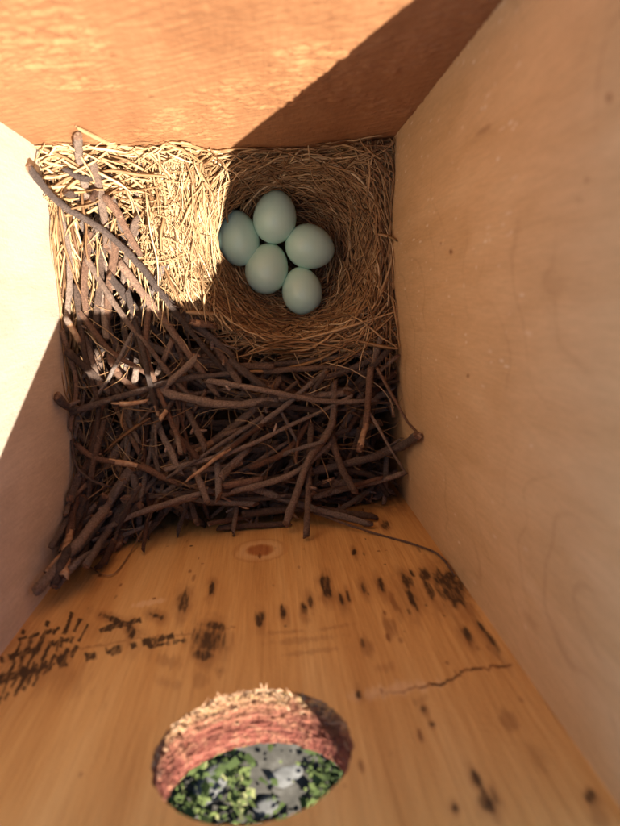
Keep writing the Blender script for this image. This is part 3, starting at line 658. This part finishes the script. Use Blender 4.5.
# filler twigs under them, following the same lie in each corner of the nest
def fill(n, u0, u1, v0, v1, ang, spread, l0, l1, w0, w1, d0, d1, tiltz=6):
    for i in range(int(n * 0.88)):
        u, v = random.uniform(u0, u1), random.uniform(v0, v1); a = math.radians(random.gauss(ang, spread)); L = random.uniform(l0, l1) * 0.62
        dep = random.uniform(d0, d1); w = random.uniform(w0, w1); P = []; bend = random.uniform(-.14, .14) * L
        dz = random.gauss(0, tiltz); r = w * 0.5 * 0.39
        for k in (-1, -.33, .33, 1):
            uu = u + math.cos(a) * L * k - math.sin(a) * bend * (1 - k * k); vv = v + math.sin(a) * L * k + math.cos(a) * bend * (1 - k * k)
            P.append(at(uu, vv, surf(uu, vv) - dep + dz * k))
        P = np.array(P)
        cc = P.mean(0); cc[0] = np.clip(cc[0], X0 + 4, X1 - 4); cc[1] = np.clip(cc[1], YF + 4, YB - 4)
        k_ = 1.0                                  # shorten a twig that would run through a panel
        for q in P:
            for ax, lo, hi in ((0, X0 + r + .6, X1 - r - .6), (1, YF + r + .6, YB - r - .6)):
                d = q[ax] - cc[ax]
                if q[ax] < lo: k_ = min(k_, (lo - cc[ax]) / d)
                if q[ax] > hi: k_ = min(k_, (hi - cc[ax]) / d)
        P = cc + (P - cc) * max(k_, 0.25); P[:, 2] = np.maximum(P[:, 2], ZFLOOR + r)
        P[:, 0] = np.clip(P[:, 0], X0 + r + .5, X1 - r - .5); P[:, 1] = np.clip(P[:, 1], YF + r + .5, YB - r - .5)
        low = min(cupz(*q[:2]) - q[2] for q in resample(P, 6))
        if low < 9 and min(math.hypot(q[0] - CUP[0], q[1] - CUP[1]) for q in resample(P, 6)) < 44: continue
        twig(P, r, random.uniform(.7, 1), random.choice((B, B, Dk, Dk, Rd)), None if random.random() > .05 else (.8, 1), 0.55, 8)
fill(46, 60, 150, 190, 400, 88, 18, 60, 150, 3.5, 8, -3, 13)
fill(30, 45, 130, 150, 230, 82, 40, 25, 70, 4, 8, -4, 9)
fill(56, 70, 215, 310, 470, 58, 26, 50, 130, 3.5, 8, -1, 14)
fill(44, 60, 170, 420, 555, 116, 20, 50, 140, 3.5, 9, 0, 16)
fill(64, 150, 380, 375, 510, 0, 22, 60, 160, 3.5, 8, -1, 15)
fill(46, 150, 380, 390, 505, 112, 30, 40, 110, 3.5, 8, -1, 14, 9)
fill(44, 120, 380, 350, 510, -32, 16, 50, 140, 3, 7, -2, 13)
fill(26, 150, 300, 300, 380, 24, 20, 50, 120, 4, 8, -1, 10)
fill(22, 330, 392, 345, 490, 80, 24, 40, 120, 3, 8, 0, 16)
fill(40, 70, 385, 320, 510, 20, 70, 25, 80, 1.6, 3.6, -4, 6)
fill(22, 60, 125, 480, 565, 122, 12, 60, 120, 4, 9, -3, 6)
fill(18, 150, 370, 480, 520, 4, 12, 60, 140, 4, 8, 3, 22)
fill(70, 50, 390, 170, 510, 0, 60, 90, 220, 6, 11, 16, 50)

# dry grass: strands
parts, merged = [], []
EGGS = [(238, 238, 20, 27), (275, 217, 20.5, 25.5), (310, 247, 24.5, 21), (267, 268.5, 20.5, 25), (302, 291, 19.5, 23.5)]
def strand(P, w, tone=None, keep=None, over=False):
    """P in mm; w = width mm"""
    P = resample(P, max(1.8, np.linalg.norm(P[-1] - P[0]) / 14)); n = len(P)
    if not over:
        q = to_px(P)
        for (eu, ev, ea, eb) in EGGS:
            if np.any((((q[:, 0] - eu) / ea) ** 2 + ((q[:, 1] - ev) / eb) ** 2 < 1.0) & (P[:, 2] > -296)): return
    P = P.copy(); P[:, 0] = np.clip(P[:, 0], X0 + .5, X1 - .5); P[:, 1] = np.clip(P[:, 1], YF + .5, YB - .9)
    t = np.linspace(0, 1, n); rad = w * 0.5 * (0.55 + 0.45 * np.sin(np.pi * np.clip(t * 1.1, 0, 1)) ** 0.5)
    sq = np.array([1.0, 0.55, 1.0, 0.55]) if w > 0.6 else np.array([1.0, 0.8, 0.9])
    V, F = tube(P, rad[:, None] * sq[None, :], len(sq))
    tn = tone if tone is not None else min(1, max(0, random.gauss(.5, .24)))
    L = np.linalg.norm(np.diff(P, axis=0), axis=1).sum()
    top = np.mean(P[:, 2])
    (parts if keep else merged).append((V, F, tn, w * L))
def wander(P0, ang, L, n, curl, zf, lift, jz=0.8):
    x, y = P0; P = []; a = ang; l = lift
    for k in range(n):
        x = min(max(x, X0 + .6), X1 - .6); y = min(max(y, YF + .6), YB - 1)
        P.append((x, y, zf(x, y) + l)); x += math.cos(a) * L / n; y += math.sin(a) * L / n; a += random.gauss(curl, .10); l += random.gauss(0, jz)
    return np.array(P)
# a) arcs wound round the cup
def cup_arc(rmin, rmax, wlo, whi, lift, keep=None):
    r = rmin + (rmax - rmin) * random.random() ** 0.8; th = random.random() * math.tau; span = random.uniform(.5, 1.9) * (26 / (r + 10)) ** .4
    fl = math.cos(th - math.radians(238)); r *= 1 - 0.20 * max(0, fl) ** 2
    dr = random.gauss(0, 6); P = []; n = 9; ex = random.uniform(.94, 1.08); l = random.gauss(lift, 1.9); tl = random.gauss(0, 2.6)
    for k in range(n):
        s = k / (n - 1) - .5; rr = max(3, r + dr * s + random.gauss(0, .35) + 2.6 * abs(s) ** 2 * random.choice((0, 1))); a = th + span * s
        x, y = CUP[0] + rr * math.cos(a) * ex, CUP[1] + rr * math.sin(a)
        x = min(max(x, X0 + .6), X1 - .6); y = min(max(y, YF + .6), YB - 1)
        P.append((x, y, cupz(x, y) + l + tl * s * 2))
    strand(np.array(P), random.uniform(wlo, whi), None, keep)
for i in range(1500): cup_arc(6, 34, .35, .85, 0)
for i in range(1900): cup_arc(24, 47, .4, 1.15, 0.6)
for i in range(110): cup_arc(26, 46, .8, 1.4, 1.8, True)
def region(n, u0, u1, v0, v1, ang, spread, l0, l1, w0, w1, lift, jl, keep=None, curl=.03, tone=None):
    for i in range(n):
        u, v = random.uniform(u0, u1), random.uniform(v0, v1); p = at(u, v, surf(u, v)); a = math.radians(-random.gauss(ang, spread)); L = random.uniform(l0, l1)
        x, y = p[0] - math.cos(a) * L / 2, p[1] - math.sin(a) * L / 2
        P = wander((x, y), a, L, 8, random.choice((-1, 1)) * random.random() * curl, cupz, random.gauss(lift, jl))
        strand(P, random.uniform(w0, w1), tone(random.random()) if tone else None, keep)
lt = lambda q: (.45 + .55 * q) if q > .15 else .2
# b) the pale straw wall on the sunny side of the cup
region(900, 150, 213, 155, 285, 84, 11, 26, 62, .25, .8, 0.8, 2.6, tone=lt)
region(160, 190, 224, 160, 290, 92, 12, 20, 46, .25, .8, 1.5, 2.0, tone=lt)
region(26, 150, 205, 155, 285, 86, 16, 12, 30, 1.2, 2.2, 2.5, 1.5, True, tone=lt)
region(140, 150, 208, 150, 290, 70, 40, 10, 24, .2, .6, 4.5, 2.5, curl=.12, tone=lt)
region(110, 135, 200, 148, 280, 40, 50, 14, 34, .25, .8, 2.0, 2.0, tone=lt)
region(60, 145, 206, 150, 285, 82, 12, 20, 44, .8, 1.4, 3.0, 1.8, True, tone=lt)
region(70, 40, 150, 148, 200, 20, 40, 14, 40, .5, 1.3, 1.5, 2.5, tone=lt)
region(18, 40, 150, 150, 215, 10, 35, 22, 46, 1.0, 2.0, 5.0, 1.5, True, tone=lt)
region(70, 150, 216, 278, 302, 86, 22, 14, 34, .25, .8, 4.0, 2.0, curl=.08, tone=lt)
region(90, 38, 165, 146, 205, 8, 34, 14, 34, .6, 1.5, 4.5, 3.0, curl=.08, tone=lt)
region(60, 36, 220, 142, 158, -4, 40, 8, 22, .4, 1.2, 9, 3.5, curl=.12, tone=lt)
# c) strands down the left panel
region(170, 50, 78, 180, 380, 88, 8, 20, 60, .4, 1.0, 0, 2.6)
region(24, 52, 80, 190, 370, 88, 9, 24, 60, .7, 1.4, 3.0, 1.5, True)
region(40, 78, 150, 210, 300, 85, 30, 14, 36, .4, .9, 3, 2)
# d) front lip of the cup
region(230, 240, 390, 308, 346, -6, 18, 16, 44, .4, 1.0, -1.0, 2.6)
region(120, 210, 262, 292, 330, 38, 16, 16, 40, .4, 1.0, 0, 2.4)
region(30, 240, 390, 305, 356, -10, 18, 24, 56, .7, 1.3, 2.0, 1.2, True)
# e) back and right edge
region(320, 225, 392, 143, 170, -6, 16, 16, 46, .4, 1.0, 0, 2.2)
region(360, 366, 394, 145, 350, 86, 14, 16, 46, .4, 1.0, 0, 2.4)
region(120, 355, 394, 140, 185, 40, 50, 8, 26, .4, 1.0, 1, 2.4)
region(16, 370, 394, 160, 350, 85, 16, 20, 40, .8, 1.3, 3, 1.5, True)
region(110, 40, 392, 140, 160, -8, 22, 10, 34, .35, 1.0, 5, 3.5, curl=.1)
region(46, 60, 392, 140, 156, -8, 45, 8, 20, .35, 1.0, 10, 3, curl=.1)
region(14, 100, 392, 142, 156, -12, 25, 14, 30, .7, 1.4, 6, 2, True)
# f) fine rootlets over the twigs
region(170, 62, 385, 310, 500, 40, 60, 10, 38, .16, .32, 2.0, 3.0, curl=.22)
region(60, 62, 385, 330, 480, 20, 60, 16, 40, .3, .6, 4.0, 2.0, curl=.12)
region(70, 40, 130, 430, 580, 110, 30, 8, 30, .2, .5, 2.0, 2.5, curl=.15)
# g) single blades one can follow
def blade(pts, w, keep=True, tone=None):
    P = np.array([clampbox(at(u, v, min(surf(u, v), cupz(*at(u, v, surf(u, v))[:2])) + l), .6) for (u, v, l) in pts]); strand(P, w, tone, keep, True)
for a in [
 ([(76, 126, 10), (100, 138, 9), (122, 147, 8), (160, 158, 6), (206, 172, 4)], 2.6), ([(66, 216, 8), (95, 200, 8), (120, 190, 7)], 2.4), ([(52, 158, 8), (84, 156, 8), (130, 162, 6)], 1.8),
 ([(120, 146, 6), (150, 148, 6), (200, 158, 4)], 1.6), ([(352, 208, 4), (350, 245, 5), (342, 280, 4), (330, 312, 3)], 1.0), ([(330, 316, 3), (328, 290, 3), (345, 270, 4), (372, 248, 4)], .8),
 ([(245, 372, 6), (280, 370, 6), (318, 360, 5), (350, 342, 4)], 1.6), ([(300, 340, 5), (345, 328, 6), (395, 312, 6)], 1.2), ([(355, 340, 5), (380, 346, 6), (398, 349, 7)], 1.5), ([(378, 234, 6), (388, 236, 7), (397, 241, 8)], 1.8),
 ([(228, 224, 4), (226, 210, 5), (228, 200, 5)], 1.2), ([(252, 196, 8), (256, 206, 9), (262, 212, 8)], .7), ([(122, 328, 8), (128, 312, 9), (135, 304, 9), (132, 320, 9), (124, 327, 8)], .6),
 ([(150, 513, 6), (135, 545, 6), (112, 575, 5), (88, 566, 4), (76, 556, 3)], .6), ([(62, 372, 6), (66, 395, 6), (82, 420, 6), (84, 440, 5)], .6), ([(122, 408, 8), (140, 410, 9), (160, 412, 8)], .6),
 ([(123, 410, 8), (121, 422, 9), (124, 430, 8)], 1.0), ([(311, 388, 4), (307, 405, 5), (312, 426, 4)], .8), ([(258, 442, 5), (270, 446, 6), (282, 458, 4)], .6), ([(150, 418, 8), (140, 424, 8), (118, 440, 6), (104, 452, 4)], 1.3),
 ([(220, 270, 5), (238, 296, 5), (270, 322, 5), (300, 338, 4)], 1.1), ([(214, 268, 6), (222, 300, 5), (244, 328, 5)], 1.0), ([(186, 312, 6), (200, 313, 6), (218, 314, 5)], 2.0), ([(78, 444, 6), (84, 450, 7), (96, 456, 7)], .6)]:
    blade(*a)
parts.sort(key=lambda q: -q[3])
merged += parts[290:]
for (V, F, tn, s) in parts[:290]:
    link('grass_straw', mesh_np('grass_straw', Wm(V), F, [M_STRAW]), nest)
def merge(L, k):
    L = [q for q in L if q[1].shape[1] == 4]
    V, F, T, n = [], [], [], 0
    for (v, f, tn, s) in L: V.append(v); F.append(f + n); T.append(np.full(len(v), tn)); n += len(v)
    return np.concatenate(V), np.concatenate(F), np.concatenate(T)
V, F, T = merge(merged, 4)
gl = link('grass_lining', mesh_np('grass_lining', Wm(V), F, [M_GRASS], attrs={'tone': ('FLOAT', T)}), nest)
gl['kind'] = 'stuff'; gl['label'] = 'fine dry grass stems woven into the cup'

DV, DF = [], []
for i in range(420):                    # crumbs of bark in the front corner and among the twigs
    if i < 120: u, v, l = random.uniform(60, 130), random.uniform(480, 545), random.uniform(-12, -3)
    else: u, v, l = random.uniform(60, 390), random.uniform(385, 500), random.uniform(-8, 0)
    p = at(u, v, surf(u, v) + l); k = len(DV)
    if not (X0 + 1 < p[0] < X1 - 1 and YF + 1 < p[1] < YB - 1): continue
    e = random.uniform(.25, .8)
    for q in range(4): DV.append(p + np.array([random.gauss(0, e), random.gauss(0, e), random.gauss(0, e * .7)]))
    DF += [(k, k + 1, k + 2), (k, k + 2, k + 3), (k, k + 3, k + 1), (k + 1, k + 3, k + 2)]
DV = np.array(DV); DV[:, 0] = np.clip(DV[:, 0], X0 + .3, X1 - .3); DV[:, 1] = np.clip(DV[:, 1], YF + .5, YB - .5)
db = link('bark_debris', mesh_np('bark_debris', Wm(DV), DF, [M_BARKD], False), nest); db['kind'] = 'stuff'; db['label'] = 'dark crumbs of bark and dirt between the twigs'

# ------------------------------------------------------------------ eggs
def egg(u, v, wpx, hpx, ang, tilt, z, label):
    """ang: turn of the long axis in plan (deg, 90 = towards the back); tilt: blunt end up (deg)"""
    c = at(u, v, z); k = -z / FPX
    r = wpx * k / 2; a = hpx * k / 2
    na, nb = 40, 28; V, F = [], []
    for j in range(nb + 1):
        t = math.pi * j / nb; x = -math.cos(t)
        rr = math.sin(t) * (1 - 0.075 * x) * (1 + 0.03 * math.sin(t) ** 2) * r * 0.985
        for i in range(na):
            q = 2 * math.pi * i / na; V.append((a * x, rr * math.cos(q), rr * math.sin(q)))
    for j in range(nb):
        for i in range(na):
            F.append((j * na + i, j * na + (i + 1) % na, (j + 1) * na + (i + 1) % na, (j + 1) * na + i))
    me = mesh_np('egg', np.array(V) * 0.001, F, [M_EGG])
    bm = bmesh.new(); bm.from_mesh(me); bmesh.ops.remove_doubles(bm, verts=bm.verts, dist=1e-6); bmesh.ops.recalc_face_normals(bm, faces=bm.faces); bm.to_mesh(me); bm.free()
    o = link('egg', me); o.location = Wm(c); o.rotation_euler = (0, math.radians(tilt), math.radians(ang))
    tag(o, label, 'egg', 'eggs in the nest cup')
egg(238, 238, 40, 54, 97, 8, -295.0, 'pale blue egg lying against the sunlit straw wall of the cup')
egg(275, 217, 41, 51, 78, 10, -292.0, 'pale blue egg next to the back board, with a grass stem over it')
egg(310, 247, 42, 49, -20, 6, -292.5, 'pale blue egg lying crosswise, nearest the plywood side with pale scratches')
egg(267, 268.5, 41, 50, 72, 10, -294.0, 'pale blue egg in the middle of the clutch, between the other four')
egg(302, 291, 39, 47, 95, 8, -292.5, 'pale blue egg closest to the twig side of the cup')
